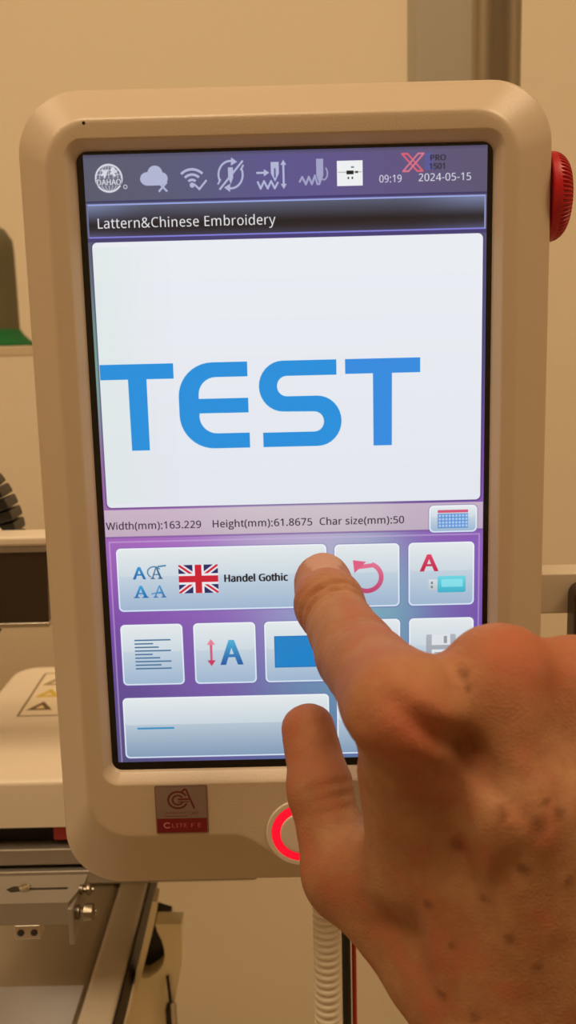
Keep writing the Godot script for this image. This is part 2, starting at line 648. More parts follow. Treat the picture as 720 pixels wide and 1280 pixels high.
# ------------------------------------------------------------------ the display
func display(t: Node3D) -> void:
	var tex := paint_display()
	var m := mat("display picture", Color(0.02, 0.02, 0.022), 0.22)
	m.emission_enabled = true
	m.emission_texture = tex
	m.emission_operator = BaseMaterial3D.EMISSION_OP_MULTIPLY
	m.emission = Color.WHITE
	m.emission_energy_multiplier = 1.0
	var base := MB.new()
	ui_patch(base, Paint.rrect_pts(0, 0, CW, CH, 2), 0.0)
	var scr := part("screen", base, m, t, 40.0, "lit colour display")
	for q in [
		["status_bar", 0, 0, 800, 92, 1, ""], ["title_bar", 3, 95, 797, 160, 1, ""], ["preview_pane", 7, 167, 794, 710, 9, "white pane showing the word TEST"], ["info_bar", 1, 713, 799, 773, 1, ""],
		["screen_button", 685, 719, 788, 779, 9, "keyboard key on the display"],
		["screen_button", 20, 796, 469, 937, 9, "font button with British flag on the display"], ["screen_button", 484, 798, 624, 938, 9, "undo button on the display"], ["screen_button", 641, 798, 783, 938, 9, "memory stick button on the display"],
		["screen_button", 20, 964, 156, 1103, 9, "text lines button on the display"], ["screen_button", 177, 964, 313, 1103, 9, "letter height button on the display"], ["screen_button", 330, 964, 469, 1103, 9, "blue colour button on the display"],
		["screen_button", 484, 964, 625, 1103, 9, ""], ["screen_button", 642, 964, 783, 1103, 9, "save button with grey disk on the display"],
		["screen_button", 16, 1130, 469, 1272, 9, "button with short blue line on the display"], ["screen_button", 484, 1130, 625, 1272, 9, ""], ["screen_button", 642, 1130, 783, 1272, 9, ""]]:
		var b := MB.new()
		ui_patch(b, Paint.rrect_pts(q[1], q[2], q[3], q[4], q[5]), 0.06)
		part(q[0], b, m, scr, 40.0, q[6])
	# the light that the picture throws into the room
	var l := AreaLight3D.new()
	l.name = "screen_light"
	l.area_size = Vector2(UW, UH) * 0.001
	l.light_color = Color(0.86, 0.9, 1.0)
	l.light_energy = 0.00002
	l.shadow_enabled = true
	t.add_child(l)
	l.position = -t.position + Vector3(0, Y0, 0.001)
	l.rotation.y = PI        # shines towards +z


func ui_patch(b: MB, pts: PackedVector2Array, z: float) -> void:
	b.has_uv = true
	var c := Vector2.ZERO
	for p in pts: c += p
	c /= pts.size()
	for i in pts.size():
		for p in [c, pts[(i + 1) % pts.size()], pts[i]]:
			b.v.append(Vector3((p.x / CW - 0.5) * UW, (0.5 - p.y / CH) * UH, z))
			b.uv.append(Vector2(p.x / CW, p.y / CH))


func button(p: Paint, x: float, y: float, x1: float, y1: float) -> void:
	p.rrect(x - 2, y - 2, x1 + 2, y1 + 3, 12, C(110, 100, 165), null, 0.35)
	p.rrect(x, y, x1, y1, 10, C(236, 241, 246), C(214, 228, 244))
	p.rrect(x + 3, y + 3, x1 - 3, y1 - 3, 8, C(222, 230, 232), C(158, 182, 208) if y < 1120 else C(130, 156, 184))
	p.rrect(x + 3, y + 3, x1 - 3, y + (y1 - y) * 0.45, 8, C(228, 234, 236), C(208, 219, 226), 0.7)


func paint_display() -> ImageTexture:
	var p := Paint.new(CW, CH)
	var F := font()
	var FB := font("Droid Sans", 0.7)
	# wallpaper of soft purple, magenta and teal
	var keys := [[0, 40, C(88, 90, 108), 260], [200, 40, C(88, 92, 122), 150], [350, 40, C(90, 84, 148), 130], [520, 40, C(96, 84, 142), 150], [800, 40, C(94, 86, 114), 260],
		[0, 430, C(120, 165, 150), 150], [0, 640, C(140, 96, 150), 120], [800, 640, C(112, 70, 150), 160], [800, 330, C(70, 70, 120), 170],
		[60, 780, C(176, 110, 196), 150], [400, 780, C(186, 172, 204), 170], [790, 780, C(150, 104, 196), 120],
		[0, 950, C(122, 72, 166), 140], [230, 950, C(136, 94, 180), 140], [420, 950, C(150, 150, 200), 110], [560, 950, C(118, 178, 188), 130], [800, 950, C(124, 82, 172), 130],
		[0, 1110, C(94, 74, 146), 140], [200, 1115, C(122, 88, 166), 130], [430, 1115, C(112, 150, 180), 130], [600, 1115, C(110, 170, 180), 150], [800, 1115, C(96, 70, 160), 150],
		[0, 1275, C(74, 78, 112), 150], [400, 1275, C(84, 96, 150), 200], [800, 1275, C(80, 80, 140), 200]]
	var gw := 41
	var gh := 65
	var grid := []
	for gy in gh:
		for gx in gw:
			var s := Vector3.ZERO
			var ws := 0.0
			for k in keys:
				var dd := Vector2(gx * 20.0 - k[0], gy * 20.0 - k[1])
				var wgt: float = exp(-dd.length_squared() / (k[3] * k[3])) + 1e-6
				s += Vector3(k[2].r, k[2].g, k[2].b) * wgt
				ws += wgt
			grid.append(s / ws)
	for y in CH:
		var fy := y / 20.0
		var iy := int(fy)
		fy -= iy
		for ix in gw - 1:
			var a: Vector3 = grid[iy * gw + ix].lerp(grid[(iy + 1) * gw + ix], fy) * 255.0
			var b: Vector3 = grid[iy * gw + ix + 1].lerp(grid[(iy + 1) * gw + ix + 1], fy) * 255.0
			var st := (b - a) / 20.0
			var i := (y * CW + ix * 20) * 4
			for x in 20:
				p.d[i] = int(a.x); p.d[i + 1] = int(a.y); p.d[i + 2] = int(a.z)
				a += st
				i += 4
	# status bar
	p.rect(0, 0, 800, 8, C(60, 58, 78), C(96, 92, 124), 0.5)
	var ic := C(176, 181, 211)
	p.rect(0, 88, 800, 92, C(40, 40, 90), null, 0.6)
	logo(p, F)
	# cloud with a cross
	p.disc(126, 48, 15, 13, ic); p.disc(141, 38, 15, 15, ic); p.disc(154, 48, 12, 12, ic)
	p.rect(126, 48, 154, 61, ic)
	p.line([Vector2(147, 55), Vector2(164, 73)], 4, ic); p.line([Vector2(164, 55), Vector2(147, 73)], 4, ic)
	# wifi with a tick
	for k in 3:
		p.arc(214, 62, 10 + 10 * k, 10 + 10 * k, 225, 315, 5, ic)
	p.disc(214, 62, 5, 5, ic)
	p.line([Vector2(218, 60), Vector2(228, 70), Vector2(243, 53)], 4, ic)
	# turning arrows, needle, slash
	for k in 2:
		p.arc(291, 44, 24, 26, 155 + 180 * k, 285 + 180 * k, 4, ic)
		var sg := 1.0 - 2.0 * k
		p.poly([Vector2(291 + sg * 2, 44 - sg * 33), Vector2(291 + sg * 14, 44 - sg * 24), Vector2(291 + sg * 1, 44 - sg * 17)], ic)
	for q in [[-1, 1], [1, -1]]: p.line([Vector2(291 + q[0] * 20, 44 + q[1] * 8), Vector2(291 + q[0] * 26, 44 + q[1] * 18)], 3.5, ic)
	p.poly([Vector2(286, 30), Vector2(296, 30), Vector2(296, 50), Vector2(291, 62), Vector2(286, 50)], ic)
	p.line([Vector2(268, 72), Vector2(316, 18)], 4, ic)
	# arrow, needle, updown, stitches
	p.line([Vector2(342, 42), Vector2(358, 42)], 4, ic); p.poly([Vector2(357, 35), Vector2(368, 42), Vector2(357, 49)], ic)
	p.poly([Vector2(371, 22), Vector2(387, 22), Vector2(387, 44), Vector2(379, 60), Vector2(371, 44)], ic)
	p.line([Vector2(379, 34), Vector2(379, 52)], 3, C(90, 84, 150))
	p.line([Vector2(396, 24), Vector2(396, 68)], 4, ic)
	p.poly([Vector2(396, 18), Vector2(390, 28), Vector2(402, 28)], ic); p.poly([Vector2(396, 74), Vector2(390, 64), Vector2(402, 64)], ic)
	p.line([Vector2(344, 58), Vector2(350, 72), Vector2(357, 58), Vector2(364, 72), Vector2(371, 58), Vector2(378, 72), Vector2(385, 60)], 4, ic)
	# stitches and needle
	p.line([Vector2(427, 62), Vector2(433, 52), Vector2(440, 66), Vector2(446, 52), Vector2(452, 66), Vector2(458, 50), Vector2(463, 66), Vector2(468, 66)], 4, ic, null, 0.8)
	p.poly([Vector2(461, 18), Vector2(475, 18), Vector2(475, 50), Vector2(468, 68), Vector2(461, 50)], ic, null, 0.8)
	p.arc(476, 46, 7, 12, -60, 120, 3, ic, null, 0.8)
	# white tile
	p.rect(502, 23, 553, 71, C(236, 239, 240))
	p.rect(504, 44, 551, 45.5, C(170, 172, 174)); p.rect(521, 42, 535, 49, C(30, 32, 34)); p.rect(530, 34, 536, 37, C(120, 124, 126)); p.rect(523, 54, 526, 58, C(60, 62, 64)); p.rect(531, 54, 534, 58, C(60, 62, 64)); p.rect(538, 43, 544, 47, C(80, 82, 84))
	# clock, date
	var wt := C(226, 228, 238)
	p.text("09:19", 586, 66, 630, 14, F, wt)
	p.text("2024-05-15", 664, 65.5, 768, 14.5, F, wt)
	# crossed chevrons, and small dark letters
	var pk := C(220, 96, 116)
	p.rect(676, 12, 692, 44, C(84, 96, 190), null, 0.45)
	for q in [[631, 642, 672, 661, pk], [674, 663, 633, 644, C(214, 116, 140)]]:
		p.line([Vector2(q[0], 13), Vector2(q[1], 13), Vector2(q[2], 46), Vector2(q[3], 46), Vector2(q[0], 13)], 3.4, q[4])
	p.text("PRO", 687, 27, 718, 11, FB, C(50, 46, 62)); p.text("1501", 685, 43, 716, 11, FB, C(50, 46, 62))
	# title bar
	p.rect(2, 94, 798, 97.5, C(150, 165, 225))
	p.rect(2, 97, 798, 116, C(118, 128, 164), C(84, 88, 112)); p.rect(2, 116, 798, 134, C(84, 88, 112), C(38, 36, 42)); p.rect(2, 134, 798, 144, C(38, 36, 42), C(48, 46, 56)); p.rect(2, 144, 798, 158, C(48, 46, 56), C(84, 84, 118))
	for x in range(4, 794): p.rect(x, 97, x + 1, 157, C(24, 20, 18), null, 0.34 * smoothstep(0, 140, x) * (1.0 - smoothstep(620, 790, x)))
	p.rect(2, 157, 798, 160, C(126, 126, 214)); p.rect(795, 95, 798, 160, C(140, 150, 200)); p.rect(2, 95, 4, 160, C(110, 118, 160))
	p.rect(0, 160, 800, 167, C(60, 52, 110), null, 0.7)
	p.text("Lattern&Chinese Embroidery", 22, 141, 378, 19.5, F, C(236, 236, 240))
	# preview pane
	p.rrect(5, 165, 796, 712, 12, C(70, 60, 110), null, 0.5)
	p.rrect(8, 168, 793, 709, 10, C(233, 237, 243), C(226, 230, 238))
	for x in range(8, 160): p.rect(x, 178, x + 1, 700, C(216, 230, 226), null, 0.5 * (1.0 - smoothstep(8, 160, x)))
	var bl := C(32, 142, 218)
	p.fill([PackedVector2Array([Vector2(9, 411), Vector2(160, 411), Vector2(160, 442), Vector2(104, 442), Vector2(104, 589), Vector2(67, 589), Vector2(66, 442), Vector2(9, 442)])], bl)
	# E
	var e := PackedVector2Array([Vector2(312, 411)])
	for q in Paint.arc_pts(240, 481, 71, 70, 270, 180, 10): e.append(q)
	for q in Paint.arc_pts(240, 517, 71, 71, 180, 90, 10): e.append(q)
	e.append_array([Vector2(313, 588), Vector2(313, 557), Vector2(246, 557)])
	for q in Paint.arc_pts(246, 521, 36, 36, 90, 190, 8): e.append(q)
	e.append_array([Vector2(312, 515), Vector2(312, 485), Vector2(210, 485)])
	for q in Paint.arc_pts(246, 477, 36, 36, 180, 270, 8): e.append(q)
	e.append(Vector2(312, 441))
	p.fill([e], bl)
	# S
	var s := PackedVector2Array([Vector2(495, 411), Vector2(495, 442)])
	for q in Paint.arc_pts(392, 463, 20, 21, 270, 90, 10): s.append(q)
	for q in Paint.arc_pts(454, 536, 50, 52, 270, 450, 16): s.append(q)
	s.append_array([Vector2(341, 588), Vector2(341, 558)])
	for q in Paint.arc_pts(448, 537, 20, 21, 90, -90, 10): s.append(q)
	for q in Paint.arc_pts(385, 463, 50, 52, 90, 270, 16): s.append(q)
	p.fill([s], bl)
	p.fill([PackedVector2Array([Vector2(513, 411), Vector2(667, 411), Vector2(667, 441), Vector2(609, 441), Vector2(608, 590), Vector2(570, 590), Vector2(570, 441), Vector2(513, 441)])], C(48, 138, 222))
	# info bar
	p.rect(1, 714, 799, 772, C(210, 198, 202), C(202, 188, 194), 0.8)
	p.rect(0, 771, 800, 775, C(120, 84, 150), null, 0.6)
	var dk := C(34, 26, 40)
	p.text("Width(mm):163.229", 3, 756, 204, 15.5, F, dk); p.text("Height(mm):61.8675", 229, 756, 439, 15.5, F, dk); p.text("Char size(mm):50", 455, 756, 633, 15.5, F, dk)
	button(p, 686, 720, 787, 778)
	p.rect(704, 730, 768, 736, C(206, 90, 120)); p.rect(704, 738, 768, 769, C(90, 140, 204))
	for k in 4:
		for j in 9: p.rect(706 + j * 7, 740 + k * 7.2, 711 + j * 7, 745 + k * 7.2, C(168, 200, 236))
	# framed area of the keys
	p.line([Vector2(8, 1290), Vector2(8, 783), Vector2(792, 783), Vector2(792, 1290)], 3, C(206, 180, 224), null, 0.55)
	for q in [[21, 797, 468, 936], [485, 799, 623, 937], [642, 799, 782, 937], [21, 965, 155, 1102], [178, 965, 312, 1102], [331, 965, 468, 1102], [485, 965, 624, 1102], [643, 965, 782, 1102], [17, 1131, 468, 1271], [485, 1131, 624, 1271], [643, 1131, 782, 1271]]:
		button(p, q[0], q[1], q[2], q[3])
	# four letters in four faces
	var SF := font("Droid Serif", 0.5)
	p.text("A", 54, 865, 82, 27, font("Droid Sans", 0.5), C(60, 150, 205), C(30, 100, 170))
	p.text("A", 92, 865, 118, 27, font("Droid Serif"), C(60, 110, 150), C(50, 90, 130))
	p.arc(100, 850, 14, 12, 120, 330, 2.5, C(70, 120, 160)); p.line([Vector2(108, 838), Vector2(126, 836)], 3, C(60, 120, 160))
	p.text("A", 54, 906, 86, 27, SF, C(60, 165, 215), C(30, 100, 170))
	p.text("A", 96, 906, 124, 27, font("Droid Serif"), C(70, 150, 205), C(50, 110, 170)); p.line([Vector2(92, 898), Vector2(116, 893)], 2.5, C(70, 140, 190))
	flag(p, 152, 836, 236, 898)
	p.text("Handel Gothic", 249, 875, 385, 16, FB, C(14, 14, 18))
	# undo
	p.arc(553, 872, 31, 30, -70, 135, 10, C(226, 120, 150), C(190, 70, 110))
	p.line([Vector2(528, 850), Vector2(566, 846)], 9, C(224, 110, 140)); p.poly([Vector2(524, 834), Vector2(552, 838), Vector2(527, 862)], C(222, 96, 130))
	# red letter and memory stick
	p.text("A", 666, 862, 706, 37, FB, C(222, 70, 104), C(190, 40, 74))
	p.rect(685, 880, 706, 904, C(214, 222, 226), C(186, 196, 204)); p.rect(690, 885, 694, 890, C(110, 120, 130)); p.rect(690, 894, 694, 899, C(110, 120, 130))
	p.rrect(704, 873, 764, 909, 4, C(110, 214, 228), C(60, 176, 200)); p.rrect(712, 880, 758, 897, 3, C(150, 232, 240), null, 0.7)
	# lines of text
	var lc := C(66, 110, 150)
	var wl := [78, 40, 52, 78, 38, 54, 78, 56, 78]
	for k in 9: p.rect(50, 999 + k * 8, 50 + wl[k], 1002 + k * 8, lc)
	# letter height
	p.line([Vector2(215, 1012), Vector2(215, 1052)], 5, C(206, 90, 120))
	p.poly([Vector2(215, 1001), Vector2(206, 1014), Vector2(224, 1014)], C(226, 130, 150)); p.poly([Vector2(215, 1062), Vector2(206, 1049), Vector2(224, 1049)], C(196, 60, 96))
	p.text("A", 234, 1060, 284, 56, FB, C(76, 176, 216), C(36, 90, 160))
	p.rect(353, 999, 446, 1068, C(28, 130, 198)); p.line([Vector2(353, 999), Vector2(446, 999), Vector2(446, 1068), Vector2(353, 1068), Vector2(353, 999)], 2, C(24, 110, 180))
	# disk
	p.rrect(680, 1002, 744, 1066, 4, C(176, 180, 188), C(156, 160, 170)); p.rect(692, 1002, 732, 1026, C(222, 226, 230)); p.rect(718, 1006, 725, 1022, C(150, 154, 162)); p.rect(692, 1036, 734, 1066, C(226, 230, 232))
	for k in 3: p.rect(698, 1042 + k * 8, 728, 1045 + k * 8, C(160, 164, 172))
	p.rect(46, 1200, 127, 1204, C(52, 140, 190))
	return p.texture()


func logo(p: Paint, F: Font) -> void:
	var wt := C(214, 216, 226)
	p.disc(49, 45, 27, 27, C(120, 122, 140), null, 0.7)
	p.arc(49, 45, 26, 26, 0, 360, 3.5, wt)
	for k in [9, 18]: p.arc(49, 45, k, 25, 0, 360, 1.6, wt, null, 0.8)
	for k in [-15, -7, 12]:
		var hw := sqrt(26.0 * 26.0 - k * k)
		p.line([Vector2(49 - hw, 45 + k), Vector2(49 + hw, 45 + k)], 1.6, wt, null, 0.8)
	p.line([Vector2(49, 20), Vector2(49, 70)], 1.6, wt, null, 0.8)
	p.line([Vector2(34, 40), Vector2(46, 30), Vector2(40, 44)], 4, wt); p.line([Vector2(38, 28), Vector2(40, 40)], 4, wt); p.line([Vector2(54, 28), Vector2(62, 42)], 4, wt); p.line([Vector2(52, 36), Vector2(66, 32)], 4, wt); p.disc(58, 28, 4, 4, wt)
	p.rect(24, 46, 74, 59, C(104, 106, 124))
	p.text("DAHAO", 25, 58, 73, 11, font("Droid Sans", 0.6), wt)
	p.arc(81, 62, 3.5, 3.5, 0, 360, 1.5, wt)


func flag(p: Paint, x: float, y: float, x1: float, y1: float) -> void:
	var w := x1 - x
	var h := y1 - y
	var wt := C(232, 232, 236)
	var rd := C(200, 32, 52)
	p.rect(x, y, x1, y1, C(38, 44, 96))
	var box := PackedVector2Array([Vector2(x, y), Vector2(x1, y), Vector2(x1, y1), Vector2(x, y1)])
	for q in [[wt, 12.0, 0.0], [rd, 4.5, 2.0]]:
		for dgl in [[Vector2(x - 6, y - 4.4), Vector2(x1 + 6, y1 + 4.4)], [Vector2(x - 6, y1 + 4.4), Vector2(x1 + 6, y - 4.4)]]:
			for o in Geometry2D.offset_polyline(PackedVector2Array(dgl), q[1] / 2.0):
				for c in Geometry2D.intersect_polygons(o, box): p.fill([c], q[0])
	p.rect(x + w * 0.5 - 12, y, x + w * 0.5 + 12, y1, wt); p.rect(x, y + h * 0.5 - 12, x1, y + h * 0.5 + 12, wt)
	p.rect(x + w * 0.5 - 7, y, x + w * 0.5 + 7, y1, rd); p.rect(x, y + h * 0.5 - 7, x1, y + h * 0.5 + 7, rd)


# ------------------------------------------------------------------ the hand: one continuous surface, meshed from rounded tapering bones
const J := {"tip": Vector3(9.6, -38.1, 10.4), "dip": Vector3(11.3, -41.3, 29.0), "pip": Vector3(17.9, -48.6, 56.0), "imcp": Vector3(27.5, -50.1, 101.0), "mmcp": Vector3(53.8, -45.3, 94.0), "rmcp": Vector3(74.8, -50.2, 88.0), "lmcp": Vector3(94.2, -65.2, 82.0),
	"wr": Vector3(55.5, -148.6, 106.0), "wm": Vector3(64.2, -148.5, 105.0), "wu": Vector3(82.1, -158.1, 100.0), "cmc": Vector3(43.5, -135.5, 87.0), "tmcp": Vector3(12.5, -118.2, 64.0), "tip_ip": Vector3(6.4, -95.8, 50.0), "ttip": Vector3(3.4, -81.2, 38.0),
	"mpip": Vector3(67.5, -75.5, 50.0), "rpip": Vector3(89.7, -84.5, 46.0), "lpip": Vector3(109.0, -96.5, 42.0), "mdip": Vector3(65.8, -83.9, 58.0), "rdip": Vector3(86.4, -89.3, 56.0), "ldip": Vector3(102.3, -97.4, 54.0), "mtip": Vector3(59.3, -79.3, 76.0), "rtip": Vector3(78.1, -83.1, 74.0), "ltip": Vector3(93.1, -91.8, 70.0),
	"io1": Vector3(28.3, -72.9, 88.0), "io2": Vector3(32.6, -102.4, 85.0), "io3": Vector3(23.6, -110.5, 73.0), "th1": Vector3(43.0, -124.8, 78.0), "pm": Vector3(51.9, -105.8, 80.0), "pu": Vector3(80.1, -116.6, 80.0),
	"web1": Vector3(31.4, -59.4, 95.0), "web2": Vector3(55.7, -58.2, 91.0), "web3": Vector3(90.2, -70.8, 80.0),
	"imid": Vector3(38.3, -84.1, 92.0), "mmid": Vector3(56.7, -74.8, 107.0), "rmid": Vector3(71.6, -79.3, 102.0), "lmid": Vector3(87.0, -94.8, 92.0),
	"e1": Vector3(112, -275, 168), "e2": Vector3(142, -282, 160)}
# [from, to, radius, radius, chain, blend]
const BONES := [
	["tip", "dip", 10.2, 10.9, 1], ["dip", "pip", 10.9, 11.8, 1], ["pip", "imcp", 12.0, 14.6, 1],
	["mmcp", "mpip", 13.6, 11.0, 2], ["mpip", "mdip", 11.0, 10.0, 2], ["mdip", "mtip", 10.0, 9.0, 2],
	["rmcp", "rpip", 12.6, 10.5, 3], ["rpip", "rdip", 10.5, 9.5, 3], ["rdip", "rtip", 9.5, 8.6, 3],
	["lmcp", "lpip", 11.5, 9.2, 4], ["lpip", "ldip", 9.2, 8.4, 4], ["ldip", "ltip", 8.4, 7.8, 4],
	["ttip", "tip_ip", 9.0, 9.9, 5], ["tip_ip", "tmcp", 9.8, 11.8, 5], ["tmcp", "cmc", 12.0, 15.0, 5],
	["imcp", "imid", 13.6, 12.5, 0], ["imid", "wr", 12.5, 16.0, 0], ["mmcp", "mmid", 13.8, 13.5, 0], ["mmid", "wm", 13.5, 16.0, 0], ["rmcp", "rmid", 13.4, 13.2, 0], ["rmid", "wm", 13.2, 16.0, 0], ["lmcp", "lmid", 12.0, 13.0, 0], ["lmid", "wu", 13.0, 16.0, 0],
	["web1", "web2", 10.5, 11.0, 0], ["web2", "web3", 10.5, 10.0, 0],
	["io1", "io2", 12.5, 13.0, 0], ["io2", "io3", 12.0, 11.0, 0], ["th1", "cmc", 15.0, 15.0, 0], ["cmc", "wr", 15.0, 18.0, 0], ["pm", "th1", 17.0, 16.0, 0], ["pm", "pu", 17.0, 16.0, 0], ["pu", "wu", 16.0, 17.0, 0],
	["wr", "wu", 17.0, 16.0, 0], ["wr", "e1", 18.5, 25.0, 0], ["wu", "e2", 17.5, 25.0, 0]]

var bone_a := PackedVector3Array()
var bone_d := PackedVector3Array()
var bone_l := PackedFloat32Array()
var bone_r := PackedFloat32Array()
var bone_s := PackedFloat32Array()
var bone_c := PackedInt32Array()

func bone_dist(i: int, p: Vector3) -> float:
	var q := p - bone_a[i]
	var t := clampf(q.dot(bone_d[i]) / bone_l[i], 0.0, 1.0)
	return (q - bone_d[i] * t).length() - bone_r[i] - bone_s[i] * t

func smin(a: float, b: float, k: float) -> float:
	var h := maxf(k - absf(a - b), 0.0) / k
	return minf(a, b) - h * h * k * 0.25

func body(p: Vector3, use: PackedInt32Array, folds: Array, grainy: FastNoiseLite) -> float:
	var c := PackedFloat32Array([1e3, 1e3, 1e3, 1e3, 1e3, 1e3])
	for i in use:
		var ch := bone_c[i]
		var d := bone_dist(i, p)
		c[ch] = smin(c[ch], d, 6.5 if ch == 0 else 4.0)
	var r := c[0]
	for k in range(1, 6):
		if c[k] < 900.0: r = smin(r, c[k], 12.0 if k == 5 else 9.0)
	if r < 4.0 and r > -4.0:
		r += grainy.get_noise_3dv(p) * 0.55
		for f in folds:
			var q: Vector3 = p - f[0]
			var l := q.length()
			if l < f[2]:
				var s: float = q.dot(f[1]) / f[3]
				r += f[4] * exp(-s * s) * (1.0 - l / f[2])
	return r

func person() -> void:
	for b in BONES:
		var a: Vector3 = J[b[0]]
		var e: Vector3 = J[b[1]]
		bone_a.append(a); bone_d.append(e - a); bone_l.append((e - a).length_squared()); bone_r.append(b[2]); bone_s.append(b[3] - b[2]); bone_c.append(b[4])
	var grainy := FastNoiseLite.new()
	grainy.seed = 4
	grainy.frequency = 0.055
	grainy.fractal_octaves = 3
	# creases: [middle, direction across which it runs, reach, half width, depth]
	var folds := []
	var fin: Vector3 = (J.pip - J.dip).normalized()
	for k in [[-1.0, 2.6], [2.8, 2.2], [6.4, 1.0], [-4.6, 0.8]]:
		folds.append([J.dip + Vector3(-1, 7, 8) + fin * k[0], (fin + Vector3(0.0, 0.12, 0)).normalized(), 20.0, 1.05, k[1]])
	var pf: Vector3 = (J.imcp - J.pip).normalized()
	for k in [[-2.0, 0.5], [2.0, 0.6], [6.0, 0.45]]:
		folds.append([J.pip + Vector3(0, 10, 6) + pf * k[0], pf, 16.0, 1.2, k[1]])
	var tf: Vector3 = (J.tmcp - J.tip_ip).normalized()
	for k in [[-3.0, 0.8], [0.5, 1.0], [4.0, 0.7]]:
		folds.append([J.tip_ip + Vector3(7, 2, 8) + tf * k[0], tf, 16.0, 1.1, k[1]])
	# the hollow between the first two knuckles and the slack skin under them
	folds.append([Vector3(38.0, -53.5, 114.0), Vector3(0.62, 0.78, 0.0), 24.0, 3.6, 5.5])
	folds.append([Vector3(23.0, -61.0, 108.0), Vector3(0.15, 0.98, 0.0), 20.0, 5.5, 3.4])
	folds.append([Vector3(50.0, -67.0, 112.0), Vector3(0.6, 0.8, 0.0), 16.0, 2.2, 1.6])
	folds.append([Vector3(64.0, -52.0, 113.0), Vector3(0.98, -0.1, 0.0), 22.0, 4.2, 1.7])
	folds.append([Vector3(60.0, -72.0, 112.0), Vector3(0.75, -0.6, 0.0), 16.0, 2.0, 0.8])
	folds.append([Vector3(33.5, -46.5, 114.0), Vector3(0.6, 0.8, 0.0), 10.0, 5.0, -1.6])
	folds.append([Vector3(52.0, -84.0, 112.0), Vector3(0.96, -0.25, 0.0), 30.0, 3.4, 1.6])
	folds.append([Vector3(46.0, -84.0, 112.0), Vector3(0.97, 0.2, 0.0), 30.0, 2.0, -1.2])
	folds.append([Vector3(66.0, -88.0, 112.0), Vector3(0.95, -0.3, 0.0), 26.0, 2.0, -1.0])

	var cell := 1.35
	var lo := Vector3(-12, -312, -4)
	var hi := Vector3(172, -22, 196)
	var N := 8
	var nb := Vector3i(((hi - lo) / (cell * N)).ceil())
	var nx := nb.x * N
	var ny := nb.y * N
	var nz := nb.z * N
	var f := PackedFloat32Array()
	f.resize(nx * ny * nz)
	f.fill(50.0)
	var half := cell * N * 0.5 * 1.7321
	var active := []
	for bz in nb.z:
		for by in nb.y:
			for bx in nb.x:
				var mid := lo + Vector3(bx + 0.5, by + 0.5, bz + 0.5) * cell * N
				var use := PackedInt32Array()
				var near := 1e9
				for i in bone_a.size():
					var d := bone_dist(i, mid)
					near = minf(near, d)
					if d < half + 14.0: use.append(i)
				if near > half + 8.0: continue
				if near < -half - 9.0:
					for z in N:
						for y in N:
							var row := ((bz * N + z) * ny + by * N + y) * nx + bx * N
							for x in N: f[row + x] = -50.0
					continue
				active.append(Vector3i(bx, by, bz))
				for z in N:
					for y in N:
						var row := ((bz * N + z) * ny + by * N + y) * nx + bx * N
						for x in N:
							f[row + x] = body(lo + Vector3(bx * N + x, by * N + y, bz * N + z) * cell, use, folds, grainy)
	# surface nets
	var id := {}
	var pos := PackedVector3Array()
	var sxy := nx * ny
	var off := [0, 1, nx, nx + 1, sxy, sxy + 1, sxy + nx, sxy + nx + 1]
	var edges := [[0, 1], [2, 3], [4, 5], [6, 7], [0, 2], [1, 3], [4, 6], [5, 7], [0, 4], [1, 5], [2, 6], [3, 7]]
	var cells := []
	for b in active:
		for z in range(maxi(b.z * N - 1, 0), mini(b.z * N + N, nz - 1)):
			for y in range(maxi(b.y * N - 1, 0), mini(b.y * N + N, ny - 1)):
				var row: int = (z * ny + y) * nx
				for x in range(maxi(b.x * N - 1, 0), mini(b.x * N + N, nx - 1)):
					var i0 := row + x
					var s0 := f[i0] < 0.0
					if s0 == (f[i0 + 1] < 0.0) and s0 == (f[i0 + nx] < 0.0) and s0 == (f[i0 + nx + 1] < 0.0) and s0 == (f[i0 + sxy] < 0.0) and s0 == (f[i0 + sxy + 1] < 0.0) and s0 == (f[i0 + sxy + nx] < 0.0) and s0 == (f[i0 + sxy + nx + 1] < 0.0): continue
					if id.has(i0): continue
					var sum := Vector3.ZERO
					var n := 0
					for e in edges:
						var va := f[i0 + off[e[0]]]
						var vb := f[i0 + off[e[1]]]
						if (va < 0.0) != (vb < 0.0):
							var t := va / (va - vb)
							var ca := Vector3(e[0] & 1, (e[0] >> 1) & 1, e[0] >> 2)
							var cb := Vector3(e[1] & 1, (e[1] >> 1) & 1, e[1] >> 2)
							sum += ca.lerp(cb, t)
							n += 1
					id[i0] = pos.size()
					pos.append(lo + (Vector3(x, y, z) + sum / n) * cell)
					cells.append(i0)
	var idx := PackedInt32Array()
	for i0 in cells:
		for ax in 3:
			var st: int = [1, nx, sxy][ax]
			var s1: int = [nx, sxy, 1][ax]
			var s2: int = [sxy, 1, nx][ax]
			var a := f[i0] < 0.0
			if a == (f[i0 + st] < 0.0): continue
			var v0 = id.get(i0)
			var v1 = id.get(i0 - s1)
			var v2 = id.get(i0 - s1 - s2)
			var v3 = id.get(i0 - s2)
			if v1 == null or v2 == null or v3 == null: continue
			if a: idx.append_array([v0, v2, v1, v0, v3, v2])
			else: idx.append_array([v0, v1, v2, v0, v2, v3])
	var nor := PackedVector3Array()
	nor.resize(pos.size())
	for t in range(0, idx.size(), 3):
		var g := (pos[idx[t + 2]] - pos[idx[t]]).cross(pos[idx[t + 1]] - pos[idx[t]])
		for k in 3: nor[idx[t + k]] += g
	var col := PackedColorArray()
	col.resize(pos.size())
	skin_colours(pos, nor, col)
	for i in pos.size():
		nor[i] = nor[i].normalized()
		pos[i] *= 0.001
	var arr := []
	arr.resize(Mesh.ARRAY_MAX)
	arr[Mesh.ARRAY_VERTEX] = pos
	arr[Mesh.ARRAY_NORMAL] = nor
	arr[Mesh.ARRAY_COLOR] = col
	arr[Mesh.ARRAY_INDEX] = idx
	var me := ArrayMesh.new()
